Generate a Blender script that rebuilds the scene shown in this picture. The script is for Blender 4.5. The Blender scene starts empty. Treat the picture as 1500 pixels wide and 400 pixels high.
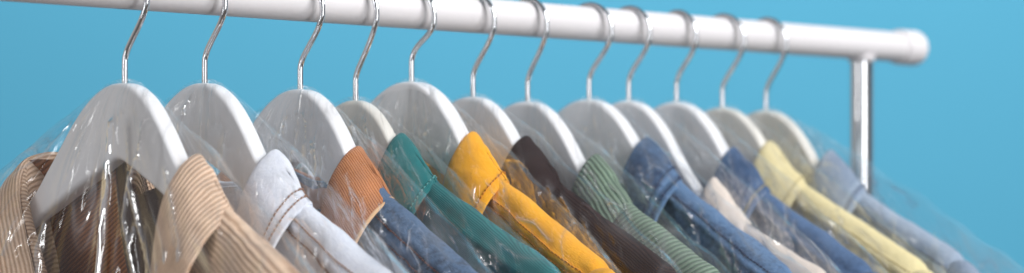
import bpy, math, random
import numpy as np
from mathutils import noise, Vector

random.seed(7)
rng = np.random.RandomState(11)
scn = bpy.context.scene
COL = scn.collection

# ------------------------------------------------------------------ camera numbers (a 96 mm lens, about 2.3 m from the rail)
TH = math.radians(43.4)
F = 4000.0                      # focal length in photo pixels (1500 px wide)
YR = 1.619                      # distance of the rail from the camera, sideways
ZC = 1.35                       # camera height
ZR = ZC + 0.167                 # rail axis height
CT, ST = math.cos(TH), math.sin(TH)
HOR = 310.0

def scale_at(px):               # photo px per metre where the rail plane is met
    return (F * ST - (px - 750) * CT) / YR
def x_at(px):
    return (F * CT + (px - 750) * ST) / scale_at(px)

# ------------------------------------------------------------------ helpers
def tag(o, label=None, cat=None, group=None, kind=None):
    if label: o['label'] = label
    if cat: o['category'] = cat
    if group: o['group'] = group
    if kind: o['kind'] = kind
    return o

def empty(name, loc, rz=0.0):
    o = bpy.data.objects.new(name, None)
    o.empty_display_size = 0.05
    o.location = loc
    o.rotation_euler = (0, 0, rz)
    COL.objects.link(o)
    return o

class MB:
    def __init__(s):
        s.v, s.f, s.uv, s.n = [], [], [], 0
    def grid(s, P, UV=None, close_v=False, flip=False):
        P = np.asarray(P, float)
        a, b = P.shape[:2]
        if UV is None:
            UV = np.zeros((a, b, 2))
        s.v.append(P.reshape(-1, 3)); s.uv.append(np.asarray(UV, float).reshape(-1, 2))
        base = s.n
        I = np.arange(a * b).reshape(a, b) + base
        if close_v:
            I = np.concatenate([I, I[:, :1]], 1)
        q = np.stack([I[:-1, :-1], I[1:, :-1], I[1:, 1:], I[:-1, 1:]], -1).reshape(-1, 4)
        if flip: q = q[:, ::-1]
        s.f += q.tolist()
        s.n += a * b
    def cap(s, start, count, flip=False):
        f = list(range(start, start + count))
        s.f.append(f[::-1] if flip else f)
    def build(s, name, mat, parent=None, solid=0.0, offset=-1.0, smooth=True, inner=None, wear=None):
        me = bpy.data.meshes.new(name)
        V = np.concatenate(s.v); U = np.concatenate(s.uv)
        me.from_pydata(V.tolist(), [], s.f)
        me.update()
        uvl = me.uv_layers.new(name='UVMap')
        idx = np.empty(len(me.loops), dtype=np.int32)
        me.loops.foreach_get('vertex_index', idx)
        uvl.data.foreach_set('uv', U[idx].ravel())
        if smooth:
            me.polygons.foreach_set('use_smooth', np.ones(len(me.polygons), dtype=bool))
        me.materials.append(mat)
        if wear is not None:
            wa = me.attributes.new('wear', 'FLOAT', 'POINT'); wa.data.foreach_set('value', np.asarray(wear, float).ravel())
        o = bpy.data.objects.new(name, me)
        COL.objects.link(o)
        if parent: o.parent = parent
        if solid:
            m = o.modifiers.new('thickness', 'SOLIDIFY')
            m.thickness = solid; m.offset = offset
            if inner:
                me.materials.append(inner); m.material_offset = 1
        return o

def frames(path):
    P = np.asarray(path, float)
    T = np.gradient(P, axis=0)
    T /= np.linalg.norm(T, axis=1)[:, None]
    n = np.cross(T[0], [0.31, 0.2, 0.93]); n /= np.linalg.norm(n)
    N = [n]
    for i in range(1, len(P)):
        n = N[-1] - T[i] * np.dot(N[-1], T[i])
        N.append(n / np.linalg.norm(n))
    N = np.array(N)
    return P, N, np.cross(T, N)

def tube(mb, path, r, seg=12, caps=True):
    path = np.asarray(path, float); r = np.broadcast_to(np.asarray(r, float), (len(path),))
    if caps and np.linalg.norm(path[1] - path[0]) > 0.004:      # a tight ring at each end keeps the shading of the wall flat
        e0 = path[0] + (path[1] - path[0]) * 0.02; e1 = path[-1] + (path[-2] - path[-1]) * 0.02
        path = np.vstack([path[:1], e0, path[1:-1], e1, path[-1:]]); r = np.concatenate([r[:1], r[:1], r[1:-1], r[-1:], r[-1:]])
    P, N, B = frames(path)
    a = np.linspace(0, 2 * math.pi, seg, endpoint=False)
    G = P[:, None] + r[:, None, None] * (np.cos(a)[None, :, None] * N[:, None] + np.sin(a)[None, :, None] * B[:, None])
    s0 = mb.n
    mb.grid(G, close_v=True)
    if caps:
        mb.cap(s0, seg); mb.cap(s0 + (len(P) - 1) * seg, seg, True)

def catmull(pts, n=12):
    p = np.asarray(pts, float)
    p = np.vstack([2 * p[0] - p[1], p, 2 * p[-1] - p[-2]])
    out = []
    for i in range(1, len(p) - 2):
        t = np.linspace(0, 1, n, endpoint=False)[:, None]
        a, b, c, d = p[i - 1], p[i], p[i + 1], p[i + 2]
        out.append(0.5 * (2 * b + (c - a) * t + (2 * a - 5 * b + 4 * c - d) * t ** 2 + (3 * b - a - 3 * c + d) * t ** 3))
    out.append(p[-2][None])
    return np.concatenate(out)

def sstep(a, b, x):
    t = np.clip((x - a) / (b - a), 0, 1)
    return t * t * (3 - 2 * t)

def nz(P, sc, seed):            # gradient noise at many points
    Q = np.asarray(P, float).reshape(-1, 3) * sc + seed
    return np.array([noise.noise(Vector(q)) for q in Q]).reshape(np.asarray(P).shape[:-1])

# ------------------------------------------------------------------ materials
def mat_new(name):
    m = bpy.data.materials.new(name); m.use_nodes = True
    nt = m.node_tree
    return m, nt, nt.nodes['Principled BSDF']

def N(nt, kind, **kw):
    n = nt.nodes.new(kind)
    for k, v in kw.items():
        if k.startswith('i_'):
            n.inputs[k[2:].replace('_', ' ')].default_value = v
        else:
            setattr(n, k, v)
    return n

def math_node(nt, op, a, b=None, clamp=False):
    n = nt.nodes.new('ShaderNodeMath'); n.operation = op; n.use_clamp = clamp
    for i, v in enumerate((a, b)):
        if v is None: continue
        if hasattr(v, 'is_output'): nt.links.new(v, n.inputs[i])
        else: n.inputs[i].default_value = v
    return n.outputs[0]

def mixc(nt, fac, a, b, blend='MIX'):
    n = nt.nodes.new('ShaderNodeMix'); n.data_type = 'RGBA'; n.blend_type = blend
    for sock, v in ((n.inputs[0], fac), (n.inputs[6], a), (n.inputs[7], b)):
        if hasattr(v, 'is_output'): nt.links.new(v, sock)
        elif isinstance(v, (int, float)): sock.default_value = v
        else: sock.default_value = (*v, 1)
    return n.outputs[2]

def paint(name, color, rough=0.4, coat=0.0, bump=0.0):
    m, nt, b = mat_new(name)
    tc = N(nt, 'ShaderNodeTexCoord')
    ns = N(nt, 'ShaderNodeTexNoise', i_Scale=18.0, i_Detail=4.0)
    nt.links.new(tc.outputs['Object'], ns.inputs['Vector'])
    c = mixc(nt, ns.outputs['Fac'], tuple(x * 0.965 for x in color), tuple(min(1, x * 1.03) for x in color))
    nt.links.new(c, b.inputs['Base Color'])
    b.inputs['Roughness'].default_value = rough
    b.inputs['Coat Weight'].default_value = coat
    b.inputs['Coat Roughness'].default_value = 0.15
    if bump:
        n2 = N(nt, 'ShaderNodeTexNoise', i_Scale=160.0, i_Detail=3.0)
        nt.links.new(tc.outputs['Object'], n2.inputs['Vector'])
        bp = N(nt, 'ShaderNodeBump', i_Strength=bump, i_Distance=0.001)
        nt.links.new(n2.outputs['Fac'], bp.inputs['Height'])
        nt.links.new(bp.outputs['Normal'], b.inputs['Normal'])
    return m

def chrome(name, col=(0.72, 0.735, 0.76), rough=0.07):
    m, nt, b = mat_new(name)
    tc = N(nt, 'ShaderNodeTexCoord')
    ns = N(nt, 'ShaderNodeTexNoise', i_Scale=60.0, i_Detail=3.0)
    nt.links.new(tc.outputs['Object'], ns.inputs['Vector'])
    r = math_node(nt, 'MULTIPLY_ADD', ns.outputs['Fac'], 0.04)
    r.node.inputs[2].default_value = rough - 0.02
    nt.links.new(r, b.inputs['Roughness'])
    b.inputs['Base Color'].default_value = (*col, 1)
    b.inputs['Metallic'].default_value = 1.0
    return m

def cord(name, ridge, groove, wale=0.0045, axis='v', rough=0.9, depth=0.0012, sheen=0.2):
    """corduroy: wales across UV axis, rib shading and thinner weave coloured in as light ridges and darker grooves, soft pile"""
    m, nt, b = mat_new(name)
    uv = N(nt, 'ShaderNodeUVMap')
    tc = N(nt, 'ShaderNodeTexCoord')
    sep = N(nt, 'ShaderNodeSeparateXYZ')
    nt.links.new(uv.outputs[0], sep.inputs[0])
    wob = N(nt, 'ShaderNodeTexNoise', i_Scale=26.0, i_Detail=3.0)
    nt.links.new(tc.outputs['Object'], wob.inputs['Vector'])
    w = math_node(nt, 'MULTIPLY', math_node(nt, 'SUBTRACT', wob.outputs['Fac'], 0.5), wale * 1.2)
    if axis == 'v': c0 = sep.outputs[1]
    elif axis == 'u': c0 = sep.outputs[0]
    else: c0 = math_node(nt, 'ADD', math_node(nt, 'MULTIPLY', sep.outputs[0], math.cos(axis)), math_node(nt, 'MULTIPLY', sep.outputs[1], math.sin(axis)))
    ph = math_node(nt, 'MULTIPLY', math_node(nt, 'ADD', c0, w), 2 * math.pi / wale)
    s = math_node(nt, 'MULTIPLY_ADD', math_node(nt, 'SINE', ph), 0.5)
    s.node.inputs[2].default_value = 0.5
    s = math_node(nt, 'POWER', s, 0.75)
    fz = N(nt, 'ShaderNodeTexNoise', i_Scale=900.0, i_Detail=3.0)
    nt.links.new(tc.outputs['Object'], fz.inputs['Vector'])
    pt = N(nt, 'ShaderNodeTexNoise', i_Scale=34.0, i_Detail=5.0, i_Roughness=0.65)
    nt.links.new(tc.outputs['Object'], pt.inputs['Vector'])
    fac = math_node(nt, 'ADD', math_node(nt, 'MULTIPLY', s, 0.85), math_node(nt, 'MULTIPLY', math_node(nt, 'SUBTRACT', fz.outputs['Fac'], 0.45), 0.8), clamp=True)
    c = mixc(nt, fac, groove, ridge)  # rib shading put into the colour: lit ridge, darker thin-woven groove
    lo = math_node(nt, 'MULTIPLY_ADD', pt.outputs['Fac'], 0.9); lo.node.inputs[2].default_value = 0.52
    mul = N(nt, 'ShaderNodeMix', data_type='RGBA', blend_type='MULTIPLY')
    mul.inputs[0].default_value = 1.0
    nt.links.new(c, mul.inputs[6])
    cmb = N(nt, 'ShaderNodeCombineColor')
    for k in range(3): nt.links.new(lo, cmb.inputs[k])
    nt.links.new(cmb.outputs[0], mul.inputs[7])
    nt.links.new(mul.outputs[2], b.inputs['Base Color'])
    h = math_node(nt, 'ADD', s, math_node(nt, 'MULTIPLY', fz.outputs['Fac'], 0.35))
    bp = N(nt, 'ShaderNodeBump', i_Strength=1.0, i_Distance=depth)
    nt.links.new(h, bp.inputs['Height'])
    nt.links.new(bp.outputs['Normal'], b.inputs['Normal'])
    b.inputs['Roughness'].default_value = rough
    b.inputs['Sheen Weight'].default_value = sheen
    b.inputs['Sheen Roughness'].default_value = 0.5
    b.inputs['Specular IOR Level'].default_value = 0.15
    return m

def cloth(name, c_lo, c_hi, weave=0.0011, rough=0.85, mottle=(22.0, 0.62), twill=0.35, contrast=1.0, sheen=0.15, wear=0.0):
    """woven cotton or denim: twill lines, slubs, faded patches"""
    m, nt, b = mat_new(name)
    uv = N(nt, 'ShaderNodeUVMap'); tc = N(nt, 'ShaderNodeTexCoord')
    sep = N(nt, 'ShaderNodeSeparateXYZ'); nt.links.new(uv.outputs[0], sep.inputs[0])
    d = math_node(nt, 'ADD', math_node(nt, 'MULTIPLY', sep.outputs[0], 0.8), sep.outputs[1])
    s = math_node(nt, 'MULTIPLY_ADD', math_node(nt, 'SINE', math_node(nt, 'MULTIPLY', d, 2 * math.pi / weave)), 0.5)
    s.node.inputs[2].default_value = 0.5
    mp = N(nt, 'ShaderNodeMapping'); mp.inputs['Scale'].default_value = (260, 1500, 1)
    nt.links.new(uv.outputs[0], mp.inputs[0])
    sl = N(nt, 'ShaderNodeTexNoise', i_Scale=1.0, i_Detail=2.0); nt.links.new(mp.outputs[0], sl.inputs['Vector'])
    pa = N(nt, 'ShaderNodeTexNoise', i_Scale=mottle[0], i_Detail=6.0, i_Roughness=mottle[1])
    nt.links.new(tc.outputs['Object'], pa.inputs['Vector'])
    pc = N(nt, 'ShaderNodeTexNoise', i_Scale=240.0, i_Detail=3.0, i_Roughness=0.7)
    nt.links.new(tc.outputs['Object'], pc.inputs['Vector'])
    f = math_node(nt, 'MULTIPLY', math_node(nt, 'SUBTRACT', pa.outputs['Fac'], 0.5), 2.2 * contrast)
    f = math_node(nt, 'ADD', f, math_node(nt, 'MULTIPLY', math_node(nt, 'SUBTRACT', pc.outputs['Fac'], 0.5), 1.6 * contrast))
    f = math_node(nt, 'ADD', f, math_node(nt, 'MULTIPLY', math_node(nt, 'SUBTRACT', sl.outputs['Fac'], 0.5), 1.0 * contrast))
    f = math_node(nt, 'ADD', f, math_node(nt, 'MULTIPLY', math_node(nt, 'SUBTRACT', s, 0.5), twill))
    wr = N(nt, 'ShaderNodeAttribute'); wr.attribute_name = 'wear'
    if wear:
        wf = math_node(nt, 'MULTIPLY', wr.outputs['Fac'], math_node(nt, 'MULTIPLY', math_node(nt, 'ADD', pc.outputs['Fac'], pa.outputs['Fac']), wear))
        f = math_node(nt, 'ADD', math_node(nt, 'SUBTRACT', f, 0.16 * wear), wf)
    f = math_node(nt, 'ADD', f, 0.5, clamp=True)
    nt.links.new(mixc(nt, f, c_lo, c_hi), b.inputs['Base Color'])
    h = math_node(nt, 'ADD', math_node(nt, 'MULTIPLY', s, 0.2), math_node(nt, 'ADD', sl.outputs['Fac'], math_node(nt, 'MULTIPLY', pc.outputs['Fac'], 1.6)))
    bp = N(nt, 'ShaderNodeBump', i_Strength=0.8, i_Distance=0.0006)
    nt.links.new(h, bp.inputs['Height']); nt.links.new(bp.outputs['Normal'], b.inputs['Normal'])
    b.inputs['Roughness'].default_value = rough
    b.inputs['Sheen Weight'].default_value = sheen
    b.inputs['Specular IOR Level'].default_value = 0.2
    return m

def film_mat(name, haze=0.05, seed=0.0):
    """thin polythene: mostly clear, mirror-like wrinkles, faint milky haze"""
    m = bpy.data.materials.new(name); m.use_nodes = True
    nt = m.node_tree; nt.nodes.clear()
    out = N(nt, 'ShaderNodeOutputMaterial')
    uv = N(nt, 'ShaderNodeUVMap')
    mp = N(nt, 'ShaderNodeMapping'); mp.inputs['Scale'].default_value = (30, 6, 1); mp.inputs['Location'].default_value = (seed, seed * 1.7, 0)
    nt.links.new(uv.outputs[0], mp.inputs[0])
    n1 = N(nt, 'ShaderNodeTexNoise', i_Scale=1.0, i_Detail=1.0, i_Distortion=1.1)
    nt.links.new(mp.outputs[0], n1.inputs['Vector'])
    ridge = math_node(nt, 'ABSOLUTE', math_node(nt, 'SUBTRACT', n1.outputs['Fac'], 0.5))
    mp2 = N(nt, 'ShaderNodeMapping'); mp2.inputs['Scale'].default_value = (70, 18, 1); mp2.inputs['Location'].default_value = (seed * 3, seed, 0)
    nt.links.new(uv.outputs[0], mp2.inputs[0])
    n2 = N(nt, 'ShaderNodeTexNoise', i_Scale=1.0, i_Detail=0.5, i_Distortion=1.4)
    nt.links.new(mp2.outputs[0], n2.inputs['Vector'])
    n3 = N(nt, 'ShaderNodeTexNoise', i_Scale=13.0, i_Detail=1.0); nt.links.new(uv.outputs[0], n3.inputs['Vector'])
    mk = N(nt, 'ShaderNodeMapRange'); mk.interpolation_type = 'SMOOTHSTEP'; mk.inputs[1].default_value = 0.42; mk.inputs[2].default_value = 0.62
    mk.inputs[3].default_value = 0.12; mk.inputs[4].default_value = 1.0
    nt.links.new(n3.outputs['Fac'], mk.inputs[0])
    h = math_node(nt, 'ADD', math_node(nt, 'MULTIPLY', ridge, -1.0), math_node(nt, 'MULTIPLY', math_node(nt, 'MULTIPLY', n2.outputs['Fac'], 0.22), mk.outputs[0]))
    bp = N(nt, 'ShaderNodeBump', i_Strength=1.0, i_Distance=0.009)
    nt.links.new(h, bp.inputs['Height'])
    gl = N(nt, 'ShaderNodeBsdfGlossy', i_Roughness=0.105); gl.inputs['Color'].default_value = (1, 1, 1, 1)
    nt.links.new(bp.outputs['Normal'], gl.inputs['Normal'])
    tr = N(nt, 'ShaderNodeBsdfTransparent'); tr.inputs['Color'].default_value = (0.995, 0.995, 0.995, 1)
    df = N(nt, 'ShaderNodeBsdfTranslucent'); df.inputs['Color'].default_value = (0.9, 0.92, 0.94, 1)
    df2 = N(nt, 'ShaderNodeBsdfDiffuse'); df2.inputs['Color'].default_value = (0.9, 0.92, 0.94, 1)
    nt.links.new(bp.outputs['Normal'], df2.inputs['Normal'])
    dd = N(nt, 'ShaderNodeMixShader'); dd.inputs[0].default_value = 0.5
    nt.links.new(df.outputs[0], dd.inputs[1]); nt.links.new(df2.outputs[0], dd.inputs[2])
    at = N(nt, 'ShaderNodeAttribute'); at.attribute_name = 'gather'
    fr = N(nt, 'ShaderNodeFresnel', i_IOR=1.5)
    nt.links.new(bp.outputs['Normal'], fr.inputs['Normal'])
    gth = math_node(nt, 'MULTIPLY', math_node(nt, 'POWER', math_node(nt, 'SUBTRACT', 1.0, math_node(nt, 'MULTIPLY', ridge, 5.0), clamp=True), 10.0), math_node(nt, 'MULTIPLY', mk.outputs[0], 0.30))
    gf = math_node(nt, 'ADD', math_node(nt, 'MINIMUM', math_node(nt, 'MULTIPLY', fr.outputs[0], 0.9), 0.065), math_node(nt, 'ADD', gth, math_node(nt, 'MULTIPLY', at.outputs['Fac'], 0.75)), clamp=True)
    m1 = N(nt, 'ShaderNodeMixShader'); nt.links.new(tr.outputs[0], m1.inputs[1]); nt.links.new(dd.outputs[0], m1.inputs[2])
    hz = math_node(nt, 'MULTIPLY_ADD', math_node(nt, 'MULTIPLY', math_node(nt, 'POWER', math_node(nt, 'SUBTRACT', 1.0, math_node(nt, 'MULTIPLY', ridge, 3.0), clamp=True), 3.0), mk.outputs[0]), haze * 7.0)
    hz.node.inputs[2].default_value = haze
    nt.links.new(hz, m1.inputs[0])
    m2 = N(nt, 'ShaderNodeMixShader'); nt.links.new(gf, m2.inputs[0])
    nt.links.new(m1.outputs[0], m2.inputs[1]); nt.links.new(gl.outputs[0], m2.inputs[2])
    nt.links.new(m2.outputs[0], out.inputs[0])
    return m

M_rail = paint('rail_white', (0.74, 0.715, 0.73), 0.5, 0.05, 0.12)
M_chrome = chrome('chrome')
M_woodA = paint('hanger_white', (0.88, 0.885, 0.91), 0.42, 0.1, 0.25)
M_woodB = paint('hanger_cream', (0.80, 0.775, 0.72), 0.45, 0.1, 0.25)

# ------------------------------------------------------------------ backdrop (a blue paper wall, square to the view)
m, nt, b = mat_new('blue_paper')
tc = N(nt, 'ShaderNodeTexCoord')
ns = N(nt, 'ShaderNodeTexNoise', i_Scale=3.0, i_Detail=5.0); nt.links.new(tc.outputs['Object'], ns.inputs['Vector'])
nt.links.new(mixc(nt, ns.outputs['Fac'], (0.096, 0.385, 0.56), (0.104, 0.402, 0.585)), b.inputs['Base Color'])
b.inputs['Roughness'].default_value = 0.9; b.inputs['Specular IOR Level'].default_value = 0.1
mb = MB()
DB = 4.3
cx, cy = DB * CT, DB * ST
rx, ry = ST, -CT
us = np.linspace(-3.0, 3.0, 20); zs = np.linspace(-1.35, 2.2, 20)
G = np.array([[(cx + rx * u, cy + ry * u, ZC + z) for z in zs] for u in us])
mb.grid(G)
o = mb.build('backdrop', m, smooth=False)
tag(o, 'plain bright blue paper backdrop behind the rail', 'backdrop', kind='structure')

# ------------------------------------------------------------------ clothes rail
rail = empty('clothes_rail', (x_at(1262), YR, ZR))
tag(rail, 'white round clothes rail with end cap on a chrome post', 'clothes rail')
X0 = x_at(1262)
mb = MB()
xe = x_at(1315) - X0
tube(mb, [(x, 0, 0) for x in np.linspace(x_at(-260) - X0, xe, 60)], 0.0152, 48)
mb.build('tube', M_rail, rail)
mb = MB()
prof = [(-0.012, 0.0155), (-0.0118, 0.0172), (-0.0105, 0.0179), (0.008, 0.0181), (0.0125, 0.0180), (0.0142, 0.0174), (0.0150, 0.0160), (0.0153, 0.012), (0.0156, 0.006), (0.0157, 0.0008)]
xc = x_at(1326) - X0
tube(mb, [(xc + p[0] * 1.15, 0, 0) for p in prof], [p[1] for p in prof], 48)
mb.build('end_cap', M_rail, rail)
mb = MB()
tube(mb, [(0, 0, z) for z in np.linspace(-0.0165, -0.9, 12)], 0.0118, 40)
mb.build('post', M_chrome, rail)
mb = MB()
tube(mb, [(0, 0, z) for z in (-0.0125, -0.017, -0.0172)], [0.0135, 0.0132, 0.0118], 40)
mb.build('socket', M_rail, rail)

# ------------------------------------------------------------------ hanger
WT = np.array([(0, 0), (.012, -.0012), (.024, -.0062), (.036, -.0145), (.048, -.0265), (.058, -.039), (.068, -.0525), (.08, -.067), (.1, -.086), (.12, -.100), (.15, -.116), (.2, -.138), (.215, -.147)])
WB = np.array([(0, -.056), (.004, -.0575), (.05, -.0805), (.1, -.108), (.13, -.124), (.16, -.140), (.2, -.158), (.215, -.160)])
def smooth_interp(tab, y):
    a = np.abs(y)
    ks = np.linspace(-0.007, 0.007, 9)
    return np.mean([np.interp(np.abs(a + k), tab[:, 0], tab[:, 1]) for k in ks], 0)
def contour(y):                       # arms of the hanger (and shoulders on it) bend forward
    return -0.030 * (np.abs(y) / 0.2) ** 1.5

def hanger(i, loc, rz, mat, label, wide, thick, hookz, G):
    """loc = top of the wood at the stem"""
    root = empty('clothes_hanger', loc, rz)
    tag(root, label, 'hanger', 'white wooden hangers along the rail')
    ys = np.linspace(-0.215, 0.215, 150)
    top = smooth_interp(WT, ys / wide); top -= smooth_interp(WT, np.array([0.0]))[0]
    bot = smooth_interp(WB, ys / wide)
    lim = ridge_z(G, ys) - 0.013                     # the arms lie inside the shoulders of the garment
    kk = sstep(G['yp'] - .004, G['yp'] + .02, np.abs(ys))
    drop = np.maximum(0, top - lim) * kk
    top = top - drop; bot = np.minimum(bot - drop * sstep(G['yp'], G['yp'] + .06, np.abs(ys)), top - 0.016)
    r = 0.0045
    rings = []
    for y, zt, zb in zip(ys, top, bot):
        e = 1.0
        endd = (0.215 - abs(y)) / 0.012
        if endd < 1: e = math.sqrt(max(0.02, 1 - (1 - endd) ** 2))
        zm, hh = (zt + zb) / 2, (zt - zb) / 2 * e
        hx = thick / 2 * (0.6 + 0.4 * e) * (1 - 0.38 * float(sstep(G['yp'] - .01, G['yp'] + .03, abs(y))))
        rr = min(r, hh * 0.6, hx * 0.8)
        ring = []
        for cxs, czs, a0 in ((1, 1, 0), (-1, 1, 90), (-1, -1, 180), (1, -1, 270)):
            for k in range(5):
                a = math.radians(a0 + k * 22.5)
                ring.append((cxs * (hx - rr) + rr * math.cos(a), y, zm + czs * (hh - rr) + rr * math.sin(a)))
        ring = np.array(ring)
        ring[:, 0] += contour(y) * 0.8
        rings.append(ring)
    mb = MB(); mb.grid(np.array(rings), close_v=True, flip=True)
    mb.cap(0, 20, True); mb.cap((len(ys) - 1) * 20, 20)
    mb.build('shoulder_form', mat, root)
    # hook: stem, kink towards the near side, loop over the rail, ball end.  hookz = rail axis height above wood top
    h = hookz
    R = 0.0245
    zc = h + 0.0152 + 0.002 - R
    pts = [(0, 0, -0.012), (0, 0, 0.0), (0, 0, 0.012), (0, -0.0003, 0.0185), (0, -0.0026, 0.0245)]
    a0 = math.radians(186)
    p1 = np.array((0, R * math.cos(a0), zc + R * math.sin(a0)))
    q = np.array((0, -0.0026, 0.0245))
    c1 = q + 0.012 * np.array((0, -.50, .86)); c2 = p1 - 0.012 * np.array((0, math.sin(a0), -math.cos(a0)))
    for t in (0.15, 0.3, 0.45, 0.6, 0.75, 0.9):
        pts.append(tuple((1 - t) ** 3 * q + 3 * t * (1 - t) ** 2 * c1 + 3 * t * t * (1 - t) * c2 + t ** 3 * p1))
    for a in np.arange(186, 38, -10): pts.append((0, R * math.cos(math.radians(a)), zc + R * math.sin(math.radians(a))))
    P = catmull(pts, 5)
    mb = MB(); tube(mb, P, 0.00235, 16)
    hk = mb.build('hook', M_chrome, root)
    hk.rotation_euler = (0, 0, [.05, -.04, .08, -.02, .1, .0, -.06, .07, .02, -.05, .04, -.03][i])
    mb = MB()
    pe = P[-1]; d = P[-1] - P[-2]; d /= np.linalg.norm(d)
    rr = 0.0028
    tube(mb, [pe + d * rr * (k / 4 - 1) for k in range(9)], [max(0.0002, rr * math.sqrt(max(0, 1 - (k / 4 - 1) ** 2))) for k in range(9)], 12)
    mb.build('ball_tip', M_chrome, hk)
    return root

# ------------------------------------------------------------------ garment
def fold_curve(G):
    yp, zp, fx, bx, xs = G['yp'], G['zp'], G['fx'], G['bx'], 0.004
    zb = min(zp - 0.022, -0.056)
    fr = G.get('front', 1.0)
    side = [(-fx * .50, yp + .001, zp - .012), (-fx * .90, yp - .003, zp - .040), (-fx * 1.0, yp - .012 * fr, zp - .095), (-fx * 1.02, yp - .028 * fr, zp - .16), (-fx, max(.012, yp - .05 * fr), zp - .25)]
    back = [(bx * .55, yp * .90, zp - .006), (bx * .93, yp * .55, (zp + zb) / 2 - .004), (bx, yp * .2, zb)]
    near = [(x, -y, z) for x, y, z in side[::-1]] + [(xs - .003, -yp - .001, zp)] + [(x, -y, z) for x, y, z in back]
    if G.get('far_side'):
        far = G['far_side']
    else:
        far = [(x, y, z) for x, y, z in back[::-1]] + [(xs - .003, yp + .001, zp)] + side
    return near, far, catmull(near + [(bx, 0, zb - .001)] + far, 8)

def collar_surface(G, seed):
    near, far, C = fold_curve(G)
    n = len(C)
    T = np.gradient(C, axis=0)
    L = np.concatenate([[0], np.cumsum(np.linalg.norm(np.diff(C, axis=0), axis=1))])
    yp, zp, W = G['yp'], G['zp'], G.get('fall', 0.062)
    ang = np.arctan2(-C[:, 1] / yp, C[:, 0] / G['bx'] * (C[:, 0] > 0) + C[:, 0] / G['fx'] * (C[:, 0] <= 0))   # 0 back, +-90 side, +-180 front
    sgn = np.sign(C[:, 1] + 1e-9)
    drop = np.clip((zp - C[:, 2]) / 0.09, 0, 1) * (C[:, 0] < 0)
    sidew = np.clip(np.abs(C[:, 1]) / np.where(C[:, 1] > 0, C[:, 1].max(), yp), 0, 1) ** 1.3
    backw = np.clip(1 - sidew, 0, 1) * (C[:, 0] > 0)
    D = np.zeros((n, 3))
    sl = G.get('slope', 0.95)
    D[:, 0] = -0.10 * (C[:, 0] > 0) * sidew + 0.25 * backw - 0.42 * drop ** 0.6
    D[:, 1] = sgn * (0.74 * sidew * (1 - backw) + 0.1 * drop)
    D[:, 2] = -(0.74 * sl * (1 - .35 * drop) * (1 - backw) + 0.95 * backw)
    D /= np.linalg.norm(D, axis=1)[:, None]
    Lw = W * (1 + 0.28 * drop) * (1 - 0.1 * backw)
    vs = np.linspace(-0.5, 1.0, 40)
    s = vs[None, :] * Lw[:, None]
    r = 0.0034
    pos = (np.sqrt(s ** 2 + r ** 2) + s) / 2 - 0.0 
    neg = (np.sqrt(s ** 2 + r ** 2) - s) / 2
    inn = np.zeros((n, 3)); inn[:, 1] = -sgn * 0.10 * sidew; inn[:, 0] = -0.12 * np.sign(C[:, 0]) * (1 - sidew); inn[:, 2] = -1
    P = C[:, None] + pos[..., None] * D[:, None] + neg[..., None] * inn[:, None]
    # belly of the fall, soft dents
    f = np.clip(vs, 0, 1)[None, :]
    out = np.stack([0.35 * np.sign(C[:, 0]), sgn * 0.6, np.full(n, 0.55)], 1)
    P += (G.get('belly', 0.001) * np.sin(np.pi * f) * (0.4 + 0.6 * sidew[:, None]))[..., None] * out[:, None]
    w = nz(P, 24.0, seed) * 0.0034 + nz(P, 75.0, seed + 9) * 0.0018
    P += (w * sstep(-0.1, 0.4, vs)[None, :])[..., None] * out[:, None]
    UV = np.zeros(P.shape[:2] + (2,)); UV[..., 0] = L[:, None]; UV[..., 1] = s
    return P, UV, vs, Lw

def ridge_z(G, y):
    a = np.abs(y); j = G['yp'] + 0.045
    z0 = G['zp'] - 0.045 * G.get('slope', 0.95) - 0.0008
    z = np.where(a > j, z0 - G.get('sh', 0.49) * (a - j), z0 + 0.85 * (j - a))
    z = z - 0.5 * np.maximum(0, a - 0.235) - 9.0 * np.maximum(0, a - 0.235) ** 2
    return z

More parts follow.
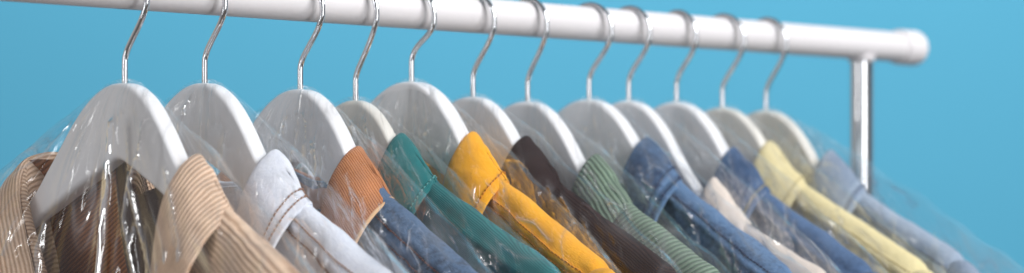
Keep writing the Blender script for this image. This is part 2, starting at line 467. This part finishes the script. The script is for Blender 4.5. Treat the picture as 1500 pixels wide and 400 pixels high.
def body_surface(G, seed):
    """near and far halves, each: columns out of the collar fold (front or back) then along the shoulder"""
    near, far, C = fold_curve(G)
    yp = G['yp']; lam = 0.03
    zbot = -0.46
    rows = 64
    rr = np.linspace(0, 1, rows) ** 2.3
    out = {}
    mid = len(C) // 2
    pk_n = int(np.argmin(C[:mid, 1])); pk_f = mid + int(np.argmax(C[mid:, 1]))
    for side, sg in (('near', -1), ('far', 1)):
        yq = yp if sg < 0 else float(C[:, 1].max())
        yb = np.concatenate([np.linspace(yq + 0.002, 0.225, 46), np.linspace(0.229, 0.290, 16)])
        ridge = np.stack([contour(yb) * .7 + 0.003 + 0.006 * np.exp(-(yb - yq) / .03), sg * yb, ridge_z(G, yb)], 1)
        blend = np.exp(-(yb - yq) / 0.012)[:, None]
        tip = C[pk_n] if sg < 0 else C[pk_f]
        ridge = ridge * (1 - blend) + (tip + np.array([0, 0, -0.006])) * blend
        front = (C[:pk_n] if sg < 0 else C[pk_f + 1:][::-1]) + np.array([0.002, 0, -0.005])
        back = (C[pk_n + 1:mid + 1][::-1] if sg < 0 else C[mid:pk_f]) + np.array([-0.002, 0, -0.006])
        for part, top0, tx in (('front', front, -G['tf']), ('back', back, G['tb'])):
            top = np.vstack([top0, ridge])
            base = np.concatenate([np.zeros(len(top0)), contour(yb) * .8])
            q = (top[:, 2] - zbot)[:, None] * rr[None, :]
            endt = np.concatenate([np.ones(len(top0)), np.sqrt(np.clip(1 - ((yb - 0.19) / 0.1005).clip(0, 1) ** 2, 0, 1))])
            k = np.sqrt(1 - np.exp(-q / lam))
            nb = np.concatenate([np.ones(len(top0)), np.exp(-((yb - yq) / 0.06) ** 2)])[:, None]
            nk = 1 - (0.60 if part == 'front' else 0.0) * nb * (1 - sstep(0.07, 0.16, q))
            xt = base[:, None] + tx * endt[:, None] * nk * (0.82 + 0.35 * sstep(0.05, 0.3, q))
            P = np.zeros(q.shape + (3,))
            P[..., 0] = top[:, 0:1] * (1 - k) + xt * k
            P[..., 1] = top[:, 1:2]
            P[..., 2] = top[:, 2:3] - q
            amp = sstep(0.0, 0.03, q)
            w = nz(P * np.array([1, 1.6, 0.6]), 17.0, seed + 3) * 0.007 + nz(P * np.array([1, 1.5, 1]), 55.0, seed + 5) * 0.0034
            P[..., 0] += w * (0.25 + 0.75 * amp) * (1 - 0.85 * nb * (1 - sstep(0.07, 0.16, q)))
            P[..., 2] += nz(P, 28.0, seed + 8) * 0.0022 * (1 - amp)
            # raised seam parallel with the shoulder line on the front
            if part == 'front' and G.get('seam'):
                for sq in G['seam']:
                    sd = np.where(q > 0, q - sq, 9)
                    P[..., 0] -= 0.0020 * np.exp(-(sd / 0.0024) ** 2) 
            wear = .8 * np.exp(-(q / .006) ** 2)
            if part == 'front':
                for sq in G.get('seam', ()):
                    wear = wear + .9 * np.exp(-((q - sq) / .0022) ** 2)
                    P[..., 0] += nz(P, 190.0, seed + 60) * 0.0011 * np.exp(-((q - sq) / .005) ** 2)
            UV = np.zeros(q.shape + (2,))
            UV[..., 0] = P[..., 1]; UV[..., 1] = P[..., 2] + 0.52 * np.abs(P[..., 1])
            out[side + part] = (P, UV, top, len(top0), q); out['w' + side + part] = wear
    return out

def stitches(mb, path, normal, length=0.0030, gap=0.0011, w=0.00065):
    """short thread dashes along a path"""
    P = np.asarray(path, float)
    d = np.concatenate([[0], np.cumsum(np.linalg.norm(np.diff(P, axis=0), axis=1))])
    s = 0.0
    while s + length < d[-1]:
        ts = np.linspace(s, s + length, 4)
        q = np.stack([np.interp(ts, d, P[:, k]) for k in range(3)], 1)
        nn = np.stack([np.interp(ts, d, normal[:, k]) for k in range(3)], 1)
        q = q + nn * (np.array([0.0001, 0.0009, 0.0009, 0.0001])[:, None])
        tube(mb, q, [w * .6, w, w, w * .6], 6)
        s += length + gap

def grid_normals(P):
    du = np.gradient(P, axis=0); dv = np.gradient(P, axis=1)
    n = np.cross(du, dv); ln = np.linalg.norm(n, axis=-1, keepdims=True)
    return n / np.maximum(ln, 1e-12)

def garment(i, loc, rz, G):
    root = empty(G['name'], loc, rz)
    tag(root, G['label'], G['cat'], G.get('group', 'clothes hanging on the rail'))
    seed = 13.7 * i + 1.3
    P, UV, vs, Lw = collar_surface(G, seed)
    mb = MB(); mb.grid(P, UV)
    dist = (1 - vs)[None, :] * Lw[:, None]
    wc = np.exp(-(dist / .0025) ** 2) + .7 * np.exp(-((dist - .013) / .0022) ** 2) + .6 * np.exp(-(UV[..., 1] / .006) ** 2)
    mb.build('collar', G['mc'], root, solid=0.0019, offset=0, wear=wc)
    if G.get('pipe'):
        mb = MB(); tube(mb, P[:, -1], 0.0016, 10)
        mb.build('piping', G['pipe'], root)
    if G.get('cs'):
        mb = MB(); NN = grid_normals(P)
        if NN[len(P) // 4, 30, 1] > 0: NN = -NN
        for off in G['cs']:
            pth, nr = [], []
            lim = len(P)
            for a in range(lim):
                v = 1 - off / Lw[a]
                jj = np.interp(v, vs, np.arange(len(vs)))
                j0 = int(min(jj, len(vs) - 2)); t = jj - j0
                pth.append(P[a, j0] * (1 - t) + P[a, j0 + 1] * t)
                nr.append(NN[a, j0])
            nr = np.array(nr)
            stitches(mb, np.array(pth) + nr * 0.0011, nr)
        mb.build('collar_stitching', G['mt'], root)
    B = body_surface(G, seed)
    for part in ('front', 'back'):
        for side in ('near', 'far'):
            Pp, U, top, n0, q = B[side + part]
            mb = MB(); mb.grid(Pp, U)
            mb.build('front_panel' if part == 'front' else 'back_panel', G['mbd'], root, solid=0.0014, offset=0, wear=B['w' + side + part])
            if part == 'back' and G.get('lin'):
                m2 = MB(); Q = Pp.copy(); Q[..., 0] -= 0.004 + 0.012 * (1 - sstep(0.02, 0.12, q)); m2.grid(Q[:n0 - 3, 4:], U[:n0 - 3, 4:])
                m2.v = []; m2.f = []; m2.uv = []; m2.n = 0
                Q = Q[:n0 - 3, 4:]; UQ = U[:n0 - 3, 4:]
                if side == 'far' and G.get('lin2'):
                    kq = int(np.argmax(Q[:, 0, 1] > 0.022))
                    m3 = MB(); m3.grid(Q[:kq + 1], UQ[:kq + 1]); m3.build('lining', G['lin2'], root)
                    Q = Q[kq:]; UQ = UQ[kq:]
                m2.grid(Q, UQ)
                m2.build('lining', G['lin'] if side == 'far' else G.get('lin2', G['lin']), root)
    if G.get('fac'):
        Pp, U, top, n0, q = B['nearfront']
        mb = MB(); Q = Pp[:n0 + 6].copy(); Q[..., 0] -= 0.0035; mb.grid(Q, U[:n0 + 6])
        mb.build('facing', G['fac'], root, solid=0.001, offset=0)
    # stitching along the shoulder, front near side
    if G.get('bs'):
        mb = MB()
        Pp, U, top, n0, q = B['nearfront']
        NN = grid_normals(Pp); NN = np.where(NN[..., :1] > 0, -NN, NN)
        for off in G['bs']:
            pth, nr = [], []
            for a in range(n0 + 2, len(Pp) - 8):
                jj = np.interp(off, q[a], np.arange(q.shape[1])); j0 = int(jj); t = jj - j0
                pth.append(Pp[a, j0] * (1 - t) + Pp[a, j0 + 1] * t); nr.append(NN[a, j0])
            nr = np.array(nr)
            stitches(mb, np.array(pth) + nr * 0.0007, nr)
        mb.build('shoulder_stitching', G['mt'], root)
    # sleeves hanging from the shoulder ends
    for sg in (-1, 1):
        zs0 = float(ridge_z(G, np.array([0.245]))[0])
        path = catmull([(-0.030, sg * 0.214, zs0 - 0.024), (-0.034, sg * 0.236, zs0 - 0.040), (-0.036, sg * 0.250, zs0 - 0.085), (-0.036, sg * 0.262, zs0 - 0.2), (-0.034, sg * 0.270, zs0 - 0.33)], 8)
        a = np.linspace(0, 2 * math.pi, 36, endpoint=False)
        rad = np.interp(np.arange(len(path)), [0, 5, 12, len(path) - 1], [0.55, 0.95, 1.0, 0.75])
        Tn = np.gradient(path, axis=0); Tn /= np.linalg.norm(Tn, axis=1)[:, None]
        Xd = np.array([1.0, 0, 0]); S = np.cross(Tn, Xd); S /= np.linalg.norm(S, axis=1)[:, None]
        Gd = path[:, None] + (np.cos(a)[None, :, None] * Xd * 0.019 * rad[:, None, None]) + (np.sin(a)[None, :, None] * S[:, None] * 0.044 * rad[:, None, None])
        Gd[..., 0] += nz(Gd, 25.0, seed + 30 + sg) * 0.005
        UV = np.zeros(Gd.shape[:2] + (2,)); UV[..., 0] = (a * 0.045)[None]; UV[..., 1] = path[:, 2:3]
        mb = MB(); mb.grid(Gd, UV, close_v=True)
        mb.build('sleeve', G['mbd'], root, solid=0.0014, offset=0)
    return root

# ------------------------------------------------------------------ plastic cover
def bag(i, loc, rz, G, label, mat, creases=(), dens=26, hi=False):
    root_name = 'plastic_garment_cover'
    seed = 5.1 * i + 40
    r2 = np.random.RandomState(100 + i)
    ny = 330 if hi else 230
    nq = 200 if hi else 120
    ys = np.linspace(-0.385, 0.385, ny)
    a = np.abs(ys)
    wood = smooth_interp(WT, ys) - smooth_interp(WT, np.array([0.0]))[0] + 0.0035
    a1, sl = 0.030, G.get('tent', 0.59)
    zt = wood[np.argmin(np.abs(ys - a1))]
    ten = zt - sl * (a - a1)
    zr = np.where(a < a1, wood, np.maximum(ten, -9))
    zr = zr - 0.8 * np.maximum(0, a - 0.335) - 12 * np.maximum(0, a - 0.335) ** 2
    zr = zr + 0.006 * np.array([noise.noise(Vector((y * 24, seed, 0))) for y in ys]) * sstep(0.03, 0.08, a)
    zbot = -0.5
    rr = np.linspace(0, 1, nq) ** 1.7
    sheets = []; Hs = []
    for tx in (-G['tf'] - 0.004, G['tb'] + 0.004 + G.get('loose', 0)):
        q = (zr - zbot)[:, None] * rr[None, :]
        endt = np.sqrt(np.clip(1 - (a / 0.387) ** 6, 0, 1))
        mid = np.exp(-(a / 0.045) ** 2)
        k = np.sqrt(1 - np.exp(-q / (0.034 + 0.03 * mid[:, None])))
        k = k * (1 - mid[:, None] * 0.25 * np.exp(-q / 0.04))
        x = contour(ys)[:, None] + tx * endt[:, None] * k * (0.9 + 0.25 * sstep(0.05, 0.3, q))
        P = np.stack([x, np.broadcast_to(ys[:, None], x.shape), zr[:, None] - q], -1)
        amp = sstep(0.0, 0.02, q)
        w = nz(P * np.array([1, 1.5, .5]), 20.0, seed) * 0.006
        # creases: sharp ridges, drawn from the neck outward and down
        H = np.zeros_like(x)
        Y, Z = P[..., 1], P[..., 2]
        lines = list(creases) if tx < 0 else []
        for _ in range(dens):
            y0 = r2.uniform(-0.2, 0.2); z0 = np.interp(abs(y0), a[ny // 2:], zr[ny // 2:]) - r2.uniform(0.0, 0.10)
            if _ % 2: y0 = -abs(y0)
            z0 = np.interp(abs(y0), a[ny // 2:], zr[ny // 2:]) - r2.uniform(0.008, 0.05 if i else .1)
            L = r2.uniform(0.008, 0.045) if i else r2.uniform(.03, .12)
            an = math.atan2(z0 - 0.02, y0) + math.radians(r2.normal(-12 * np.sign(y0) if i else 0, 22 if i else 12))
            lines.append(([(y0, z0), (y0 + L * .5 * math.cos(an), z0 + L * .5 * math.sin(an)), (y0 + L * math.cos(an + .2), z0 + L * math.sin(an + .2))], r2.uniform(0.0006, 0.0033), r2.uniform(0.0012, 0.0026)))
        for pts, hgt, wid in lines:
            for (ya, za), (yb_, zb_) in zip(pts[:-1], pts[1:]):
                dx, dz = yb_ - ya, zb_ - za; LL = dx * dx + dz * dz
                t = ((Y - ya) * dx + (Z - za) * dz) / LL
                tc_ = np.clip(t, 0, 1)
                dd = np.hypot(Y - ya - tc_ * dx, Z - za - tc_ * dz)
                H = np.maximum(H, hgt * np.exp(-dd / wid))
        P[..., 0] += (w * amp + H * np.sign(tx) * sstep(0.002, 0.012, q)) 
        UV = np.stack([np.arctan2(Y, 0.03 - Z) * 0.16 + (0.9 if tx > 0 else 0), np.hypot(Y, 0.03 - Z)], -1)
        sheets.append((P, UV)); Hs.append(np.clip(H / 0.0032, 0, 1) ** 2 * sstep(0.004, 0.014, q))
    mb = MB()
    for P, U in sheets: mb.grid(P, U)
    o = mb.build(root_name, mat)
    ga = o.data.attributes.new('gather', 'FLOAT', 'POINT'); ga.data.foreach_set('value', np.concatenate([h.ravel() for h in Hs]))
    o.location = loc; o.rotation_euler = (0, 0, rz)
    tag(o, label, 'plastic cover', 'clear plastic covers over the clothes')
    return o

# ------------------------------------------------------------------ the twelve
S = lambda r, g, b: tuple(((c / 255 + .055) / 1.055) ** 2.4 if c > 10 else c / 3294 for c in (r, g, b))
M_thread_b = paint('brown_thread', S(150, 108, 80), 0.7)
M_thread_r = paint('rust_thread', S(110, 62, 48), 0.7)
M_thread_t = paint('teal_thread', S(90, 160, 160), 0.7)
M_thread_y = paint('yellow_thread', S(205, 130, 20), 0.7)
M_thread_c = paint('cream_thread', S(196, 180, 130), 0.7)
M_thread_d = paint('navy_thread', S(40, 50, 85), 0.7)

tanc = cord('tan_corduroy', S(248, 218, 192), S(194, 158, 130), 0.0042, 'v', depth=0.0008)
tanb = cord('tan_corduroy_body', S(242, 212, 184), S(182, 146, 120), 0.0038, 'v', depth=0.0008)
white_d = cloth('white_denim', S(212, 219, 236), S(240, 243, 250), twill=0.15, contrast=0.55)
rust_c = cord('rust_corduroy', S(206, 138, 90), S(172, 106, 66), 0.0020, 'u', depth=0.0004)
blue_d = cloth('blue_denim', S(18, 28, 48), S(84, 110, 142), contrast=1.0, wear=0.8)
teal_c = cord('teal_corduroy', S(32, 122, 124), S(18, 94, 98), 0.0012, 'u', depth=0.0002)
teal_b = cord('teal_corduroy_body', S(28, 116, 118), S(14, 86, 92), 0.0012, 'v', depth=0.0002)
yel = cloth('yellow_cotton', S(240, 160, 18), S(252, 184, 40), contrast=0.5, twill=0.1)
dark_c = cord('dark_brown_corduroy', S(54, 36, 36), S(26, 17, 19), 0.0016, 'v', depth=0.0003, sheen=0.03)
green_c = cord('green_corduroy', S(134, 156, 136), S(66, 88, 76), 0.0046, 'u', depth=0.0010)
green_b = cord('green_corduroy_body', S(138, 158, 140), S(80, 102, 88), 0.0040, 0.55, depth=0.0009)
denim2 = cloth('mid_blue_denim', S(28, 48, 80), S(92, 124, 162), contrast=0.8, wear=0.8)
cream = cloth('cream_cotton', S(222, 208, 196), S(242, 230, 220), contrast=0.5, twill=0.1)
denim3 = cloth('slate_blue_denim', S(38, 62, 98), S(78, 108, 148), contrast=0.7, wear=0.8)
pale_y = cloth('pale_yellow_cotton', S(222, 206, 150), S(238, 226, 180), contrast=0.5, twill=0.1)
pale_d = cloth('pale_grey_blue_denim', S(112, 130, 156), S(158, 174, 194), contrast=0.6, wear=0.8)
pipe_c = cloth('collar_piping', S(206, 160, 116), S(232, 196, 156), contrast=0.5)
tan_f = cloth('tan_facing', S(176, 138, 104), S(206, 168, 132), contrast=0.6)
lin_tan = cord('brown_lining', S(166, 106, 64), S(112, 70, 42), 0.0034, 'v', depth=0.0006)
lin_dark = cloth('dark_lining', S(58, 44, 38), S(92, 72, 62), contrast=0.7)

# stem x, wood-top y, collar peak x, y (photo pixels)
H = [(183, 122, 287, 221), (300, 122, 398, 215), (440, 131, 524, 210), (521, 147, 583, 191), (603, 120, 692, 189), (693, 142, 768, 195),
     (773, 149, 874, 222), (863, 146, 944, 197), (921, 148, 1044, 256), (991, 150, 1074, 212), (1058, 158, 1124, 203), (1122, 162, 1215, 216)]
XS = [x_at(h[0]) for h in H]
HL = ['white wooden hanger holding the tan corduroy jacket, with all of its face in view',
      'white wooden hanger holding the white denim jacket',
      'white wooden hanger holding the blue jacket with the rust collar',
      'small cream wooden hanger holding the teal corduroy shirt',
      'tall white wooden hanger holding the bright yellow shirt',
      'white wooden hanger holding the dark brown corduroy shirt',
      'white wooden hanger holding the green corduroy shirt',
      'white wooden hanger holding the mid blue denim jacket beside the green shirt',
      'white wooden hanger holding the plain cream shirt',
      'white wooden hanger holding the slate blue denim shirt beside the pale yellow one',
      'cream wooden hanger holding the pale yellow shirt',
      'cream wooden hanger nearest the chrome post, holding the pale grey blue shirt']
GS = [dict(name='corduroy_jacket', cat='jacket', label='open tan corduroy jacket with wide ribs and a brown lining', mc=tanc, mbd=tanb, lin=lin_tan, lin2=lin_dark, fall=.066),
      dict(name='denim_jacket', cat='jacket', label='white denim jacket with brown double stitching', mc=white_d, mbd=white_d, mt=M_thread_b, cs=(.008, .0165), bs=(.011, .020), seam=(.0155,)),
      dict(name='denim_jacket', cat='jacket', label='dark blue denim jacket with a rust orange corduroy collar', mc=rust_c, mbd=blue_d, pipe=pipe_c, mt=M_thread_r, bs=(.0125, .023), seam=(.009, .018)),
      dict(name='corduroy_shirt', cat='shirt', label='teal fine corduroy shirt', sh=.45, mc=teal_c, mbd=teal_b, mt=M_thread_t, cs=(.006,), seam=(.014,)),
      dict(name='cotton_shirt', cat='shirt', label='bright yellow cotton shirt', mc=yel, mbd=yel, mt=M_thread_y, cs=(.009,), bs=(.014, .020), seam=(.016,), fac=tan_f),
      dict(name='corduroy_shirt', cat='shirt', label='dark brown corduroy shirt between the yellow and green ones', mc=dark_c, mbd=dark_c, seam=(.014,)),
      dict(name='corduroy_shirt', cat='shirt', label='sage green corduroy shirt with wide ribs', mc=green_c, mbd=green_b),
      dict(name='denim_jacket', cat='jacket', label='mid blue denim jacket with a dark stitched collar band, between the green and cream shirts', sh=.54, mc=denim2, mbd=denim2, mt=M_thread_d, cs=(.006, .018), bs=(.009,), seam=(.013,)),
      dict(name='cotton_shirt', cat='shirt', label='plain cream cotton shirt hanging lower than its neighbours', sh=.40, mc=cream, mbd=cream),
      dict(name='denim_shirt', cat='shirt', label='slate blue denim shirt between the cream and pale yellow shirts', mc=denim3, mbd=denim3, mt=M_thread_c, cs=(.007,), seam=(.014,)),
      dict(name='cotton_shirt', cat='shirt', label='pale yellow cotton shirt with stitched shoulder seams', mc=pale_y, mbd=pale_y, mt=M_thread_c, cs=(.008,), bs=(.010, .016, .024), seam=(.013,)),
      dict(name='denim_shirt', cat='shirt', label='pale grey blue denim shirt, last before the chrome post', tent=.47, loose=.02, sh=.455, mc=pale_d, mbd=pale_d, mt=M_thread_d, cs=(.008,), bs=(.014,))]
BL = ['clear plastic cover over the open tan corduroy jacket, with long bright creases', 'clear plastic cover over the white denim jacket', 'clear plastic cover over the jacket with the rust collar',
      'clear plastic cover over the teal shirt', 'clear plastic cover over the bright yellow shirt', 'clear plastic cover over the dark brown shirt',
      'clear plastic cover over the green corduroy shirt', 'clear plastic cover over the mid blue denim jacket', 'clear plastic cover over the cream shirt',
      'clear plastic cover over the slate blue denim shirt', 'clear plastic cover over the pale yellow shirt', 'clear plastic cover nearest the chrome post, over the grey blue shirt']
CREASES = {0: [([(-.013, -.030), (-.016, -.07), (-.015, -.11), (-.013, -.19)], .0052, .0040),
               ([(-.011, -.060), (-.012, -.19)], .0036, .0030),
               ([(-.050, -.030), (-.056, -.050), (-.047, -.075), (-.060, -.10), (-.072, -.13), (-.076, -.17)], .0034, .0026),
               ([(-.047, -.075), (-.044, -.10), (-.052, -.12), (-.064, -.16), (-.066, -.19)], .0032, .0026),
               ([(-.060, -.10), (-.052, -.125)], .003, .0022),
               ([(.052, -.105), (.058, -.125), (.053, -.15)], .0028, .0022),
               ([(-.098, -.125), (-.108, -.16)], .0028, .0022),
               ([(.118, -.14), (.112, -.17), (.104, -.19)], .0034, .0028)]}
for i, (hx, hy, px, py) in enumerate(H):
    s = scale_at(hx)
    zt = ZC + (HOR - hy) / s
    loc = (XS[i], YR, zt)
    gp = XS[i] - XS[i - 1] if i else 0.085
    gn = XS[i + 1] - XS[i] if i < 11 else 0.075
    G = GS[i]
    G['tf'] = min(max(gp * 0.46, 0.024), 0.034)
    G['tb'] = min(max(gn * 0.46, 0.022), 0.032)
    G['fx'] = G['tf'] * 0.95; G['bx'] = G['tb'] * 0.85
    # collar peak: lateral offset in the picture -> local y, height -> local z
    dz = (HOR - py) / s - (HOR - hy) / s
    cosE = CT + (hx - 750) / F * ST
    yy = ((px - hx) / s) / cosE
    D = F / s
    yy = yy * (D - ST * yy) / D
    G['yp'] = yy - 0.002; G['zp'] = ((HOR - py) / s) * (D - ST * yy) / D - (HOR - hy) / s
    if i == 0:
        bx, fx = G['bx'], G['fx']
        G['far_side'] = [(bx, .016, -.047), (bx * .95, .05, -.050), (bx * .72, .084, -.049), (.006, .104, -.048), (-.014, .106, -.056), (-.028, .094, -.078), (-.034, .078, -.108), (-.035, .060, -.155), (-.034, .035, -.25)]
    rz = [0, .02, -.02, .03, -.02, .01, -.03, .02, 0, -.02, .03, 0][i]
    hanger(i, loc, rz, M_woodB if i in (3, 10, 11) else M_woodA, HL[i], [1.0, .97, 1.0, .86, 1.06, .95, 1.0, 1.0, .95, 1.0, .95, .97][i], [.017, .0165, .017, .014, .019, .016, .0165, .0165, .015, .0165, .014, .015][i], ZR - zt, G)
    garment(i, loc, rz, G)
    bag(i, loc, rz, G, BL[i], film_mat('clear_film', 0.014, 3.7 * i), CREASES.get(i, ()), dens=(50 if i < 11 else 34) if i else 16, hi=(i < 3))

# ------------------------------------------------------------------ world + lamps (studio)
w = bpy.data.worlds.new('World'); scn.world = w; w.use_nodes = True
nt = w.node_tree; bg = nt.nodes['Background']
tc = N(nt, 'ShaderNodeTexCoord'); sep = N(nt, 'ShaderNodeSeparateXYZ'); nt.links.new(tc.outputs['Generated'], sep.inputs[0])
# made-up sky for the chrome to reflect: light and dark bands by azimuth (0 = straight back towards the camera), plain grey above
az0 = math.atan2(-math.sin(TH), -math.cos(TH))
ax = (math.cos(az0), math.sin(az0)); ay = (-math.sin(az0), math.cos(az0))       # ay points to the picture's right when facing the camera's back
def dot2(v):
    return math_node(nt, 'ADD', math_node(nt, 'MULTIPLY', sep.outputs[0], v[0]), math_node(nt, 'MULTIPLY', sep.outputs[1], v[1]))
azi = math_node(nt, 'ARCTAN2', dot2(ay), dot2(ax))
a01 = math_node(nt, 'MULTIPLY_ADD', azi, 1 / (2 * math.pi)); a01.node.inputs[2].default_value = 0.5
cr = N(nt, 'ShaderNodeValToRGB'); nt.links.new(a01, cr.inputs[0])
stops = [(0.0, (.4, .42, .45)), (0.13, (.4, .4, .42)), (0.15, (.8, .66, .45)), (.205, (.8, .66, .45)), (.225, (.42, .42, .44)), (.33, (.42, .42, .44)), (.35, (.03, .03, .03)), (.40, (.03, .03, .03)), (.42, (.5, .5, .52)),
         (.50, (.5, .5, .52)), (.56, (.75, .75, .76)), (.63, (.75, .75, .76)), (.66, (.03, .03, .04)), (.76, (.03, .03, .04)), (.78, (.5, .5, .52)), (1.0, (.4, .42, .45))]
els = cr.color_ramp.elements
els[0].position = stops[0][0]; els[0].color = (*stops[0][1], 1)
els[1].position = stops[-1][0]; els[1].color = (*stops[-1][1], 1)
for p_, c_ in stops[1:-1]:
    q_ = els.new(p_); q_.color = (*c_, 1)
up = N(nt, 'ShaderNodeMapRange'); up.inputs[1].default_value = 0.3; up.inputs[2].default_value = 0.42
nt.links.new(sep.outputs[2], up.inputs[0])
c1 = mixc(nt, up.outputs[0], cr.outputs[0], (.24, .245, .26))
dn = N(nt, 'ShaderNodeMapRange'); dn.inputs[1].default_value = -0.3; dn.inputs[2].default_value = -0.42
nt.links.new(sep.outputs[2], dn.inputs[0])
nt.links.new(mixc(nt, dn.outputs[0], c1, (.14, .125, .115)), bg.inputs[0])
bg.inputs[1].default_value = 0.9

def area(name, loc, target, size, power, color=(1, 1, 1)):
    l = bpy.data.lights.new(name, 'AREA'); l.shape = 'RECTANGLE'; l.size, l.size_y = size; l.energy = power; l.color = color
    o = bpy.data.objects.new(name, l); COL.objects.link(o)
    o.location = loc
    o.rotation_euler = (Vector(target) - Vector(loc)).to_track_quat('-Z', 'Y').to_euler()
    return o
tgt = (1.6, YR, 1.4)
area('softbox_key', (2.3, -0.35, 3.0), tgt, (1.6, 1.4), 74)
area('added_strip_light', (1.25, -0.6, 1.7), (1.9, YR, 1.45), (0.34, 1.7), 17)  # added lamp, reflected as a white strip in post and hook stems
area('added_left_light', (-0.5, 1.9, 1.75), tgt, (0.12, 1.5), 7.5)  # added narrow lamp, for highlights on the film creases
area('softbox_backdrop', (2.85 * CT, 2.85 * ST, 2.9), (4.3 * CT, 4.3 * ST, 2.85), (2.6, 0.8), 36)     # faces the wall, its back to the rail

# ------------------------------------------------------------------ camera
cam = bpy.data.cameras.new('camera'); co = bpy.data.objects.new('camera', cam); COL.objects.link(co)
co.location = (0, 0, ZC); co.rotation_euler = (math.radians(90), 0, TH - math.radians(90))
cam.sensor_width = 36; cam.lens = 36 * F / 1500; cam.shift_y = 110 / 1500
cam.clip_start = 0.05; cam.clip_end = 50
cam.dof.use_dof = True; cam.dof.focus_distance = 2.12; cam.dof.aperture_fstop = 3.7
scn.camera = co

scn.render.engine = 'CYCLES'
scn.cycles.use_denoising = True
scn.cycles.transparent_max_bounces = 48
scn.cycles.max_bounces = 10
scn.cycles.caustics_reflective = False; scn.cycles.caustics_refractive = False
scn.view_settings.view_transform = 'Standard'; scn.view_settings.look = 'None'; scn.view_settings.exposure = 0; scn.view_settings.gamma = 1
